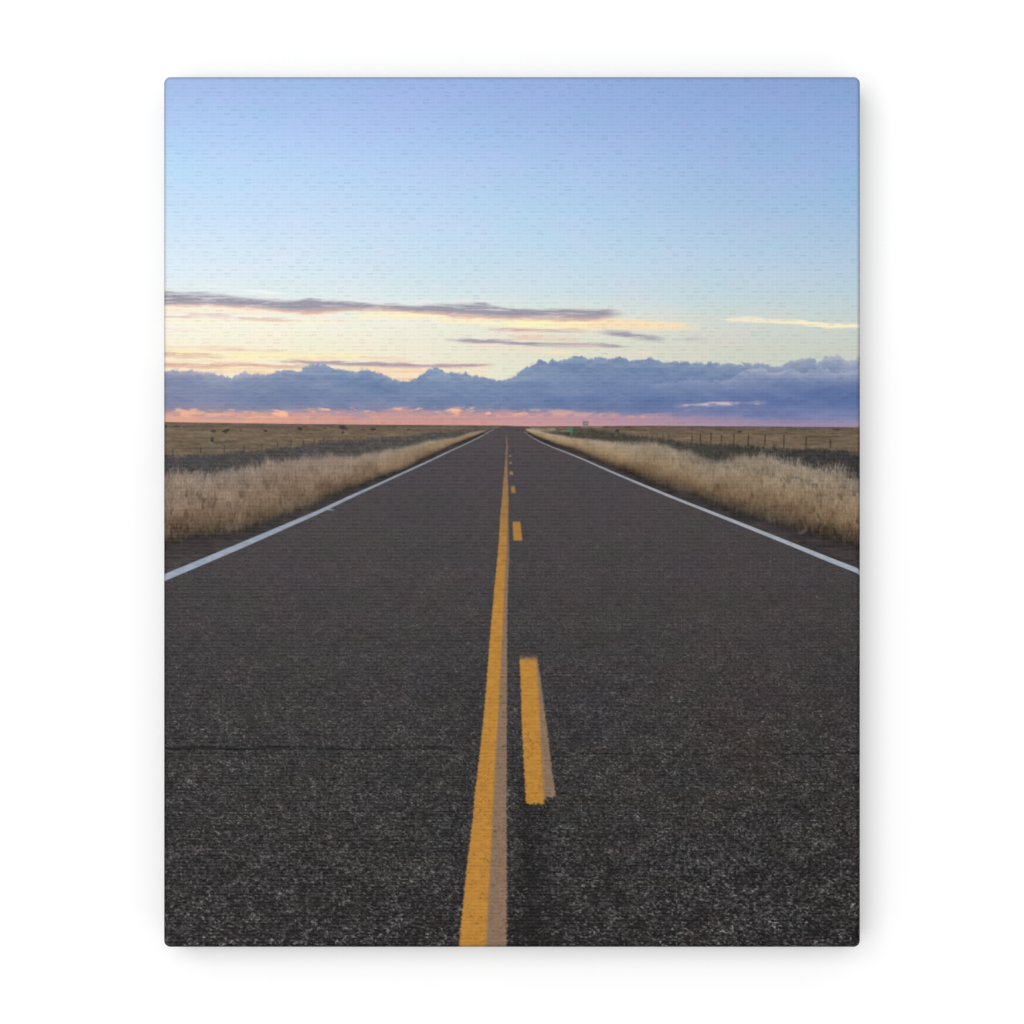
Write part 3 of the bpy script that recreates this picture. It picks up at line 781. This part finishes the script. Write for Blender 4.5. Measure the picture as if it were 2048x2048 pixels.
def pieces(mask, least):
    """separate patches of a region; patches smaller than `least` faces are dropped"""
    todo = set(map(tuple, np.argwhere(mask)))
    res = []
    while todo:
        s0 = todo.pop()
        stack, grp = [s0], [s0]
        while stack:
            y, x = stack.pop()
            for d in ((y - 1, x), (y + 1, x), (y, x - 1), (y, x + 1), (y - 1, x - 1), (y + 1, x + 1), (y - 1, x + 1), (y + 1, x - 1)):
                if d in todo:
                    todo.remove(d)
                    stack.append(d)
                    grp.append(d)
        if len(grp) >= least:
            g = np.array(grp)
            mk = np.zeros(mask.shape, bool)
            mk[g[:, 0], g[:, 1]] = True
            res.append(mk)
    return sorted(res, key=lambda k: -k.sum())


G = {n: i for i, n in enumerate(LABELS)}
PLAN = {  # region: (object name, parent region, smallest separate patch)
    'cloud_streak': ('printed_cloud_streak', 'sky', 60), 'cloud_bank': ('printed_cloud_bank', 'sky', 900),
    'brush': ('printed_brush_strip', 'prairie', 700), 'verge': ('printed_grass_verge', 'prairie', 700),
    'fence_post': ('printed_fence_post', 'prairie', 8), 'bush': ('printed_bush', 'prairie', 8),
    'road_sign': ('printed_road_sign', 'prairie', 8), 'marker': ('printed_marker_post', 'prairie', 8),
    'edge_line': ('printed_edge_line', 'road', 120), 'centre_line': ('printed_centre_line', 'road', 400),
    'centre_dash': ('printed_lane_dash', 'road', 8)}
todo = []
assigned = np.full(flab.shape, -1)
for reg, (name, par, least) in PLAN.items():
    for mk in pieces(flab == G[reg], least):
        todo.append((name, par, mk))
        assigned[mk] = G[reg]
left = assigned < 0
yy = GY[:-1, :-1] + CY
assigned[left & (flab == G['road'])] = G['road']
left = assigned < 0
hz = pl(GX[:-1, :-1] + CX, [(328, 844.6), (560, 848), (800, 850), (1000, 851.3), (1060, 853.5), (1100, 853), (1300, 852), (1450, 853), (1719, 855)])
assigned[left & (yy < hz)] = G['sky']
left = assigned < 0
assigned[left & (yy < 1060)] = G['prairie']
assigned[assigned < 0] = G['road']
BASE = {'sky': part('printed_sky', assigned == G['sky'], root),
        'prairie': part('printed_prairie', assigned == G['prairie'], root),
        'road': part('printed_road', assigned == G['road'], root)}
for name, par, mk in todo:
    part(name, mk, BASE[par])

# ---- the cloth folded round the sides, back to the wall --------------------
ring = np.concatenate([I[0, :-1], I[:-1, -1], I[-1, :0:-1], I[:0:-1, 0]])
rv = verts[ring]
n = len(ring)
levels = np.linspace(-DEPTH + BEVEL * K, -0.0006, 9)
sv = np.concatenate([np.stack([rv[:, 0], np.full(n, y), rv[:, 2]], -1) for y in levels])
rk = inkv[ring]
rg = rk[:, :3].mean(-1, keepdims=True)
r2 = np.concatenate([0.35 * rk[:, :3] + 0.45 * rg, np.zeros((n, 1))], 1)  # sides carry on the painted edge shade, greyed further
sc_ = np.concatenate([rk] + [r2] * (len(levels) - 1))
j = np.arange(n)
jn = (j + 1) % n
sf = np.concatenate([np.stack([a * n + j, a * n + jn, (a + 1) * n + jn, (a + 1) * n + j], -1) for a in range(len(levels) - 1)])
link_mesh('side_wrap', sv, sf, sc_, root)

# ---- wall ----------------------------------------------------------------
me = bpy.data.meshes.new('wall')
me.from_pydata([(-4, 0, -1.5), (4, 0, -1.5), (4, 0, 4.5), (-4, 0, 4.5)], [], [(0, 1, 2, 3)])
me.materials.append(wall_material())
wall = bpy.data.objects.new('wall', me)
wall['kind'] = 'structure'
col.objects.link(wall)

# ---- light: an even white studio and one large soft lamp up on the left ------
w = bpy.data.worlds.new('World')
scene.world = w
w.use_nodes = True
bg = w.node_tree.nodes['Background']
bg.inputs[0].default_value = (1, 1, 1, 1)
bg.inputs[1].default_value = 0.62
ld = bpy.data.lights.new('softbox', 'AREA')
ld.shape = 'RECTANGLE'
ld.size, ld.size_y = 7.0, 7.0
ld.energy = 328.0
ld.color = (1, 1, 1)
lo = bpy.data.objects.new('softbox', ld)
lo.location = (-1.7, -6.0, ZC + 0.9)
tx, ty, tz = 0 - lo.location.x, 0 - lo.location.y, ZC - lo.location.z
import mathutils
lo.rotation_euler = mathutils.Vector((tx, ty, tz)).to_track_quat('-Z', 'Y').to_euler()
col.objects.link(lo)

# ---- camera ---------------------------------------------------------------
cd = bpy.data.cameras.new('camera')
cd.lens = 60
cd.sensor_width = 36
cd.clip_end = 100
cam = bpy.data.objects.new('camera', cd)
cam.location = (0, -DEPTH + BEVEL * K - 2048 * K * 60 / 36, ZC)
cam.rotation_euler = (math.radians(90), 0, 0)
col.objects.link(cam)
scene.camera = cam

scene.view_settings.view_transform = 'Standard'
scene.view_settings.look = 'None'
scene.view_settings.exposure = 0
scene.view_settings.gamma = 1
scene.view_settings.use_curve_mapping = False
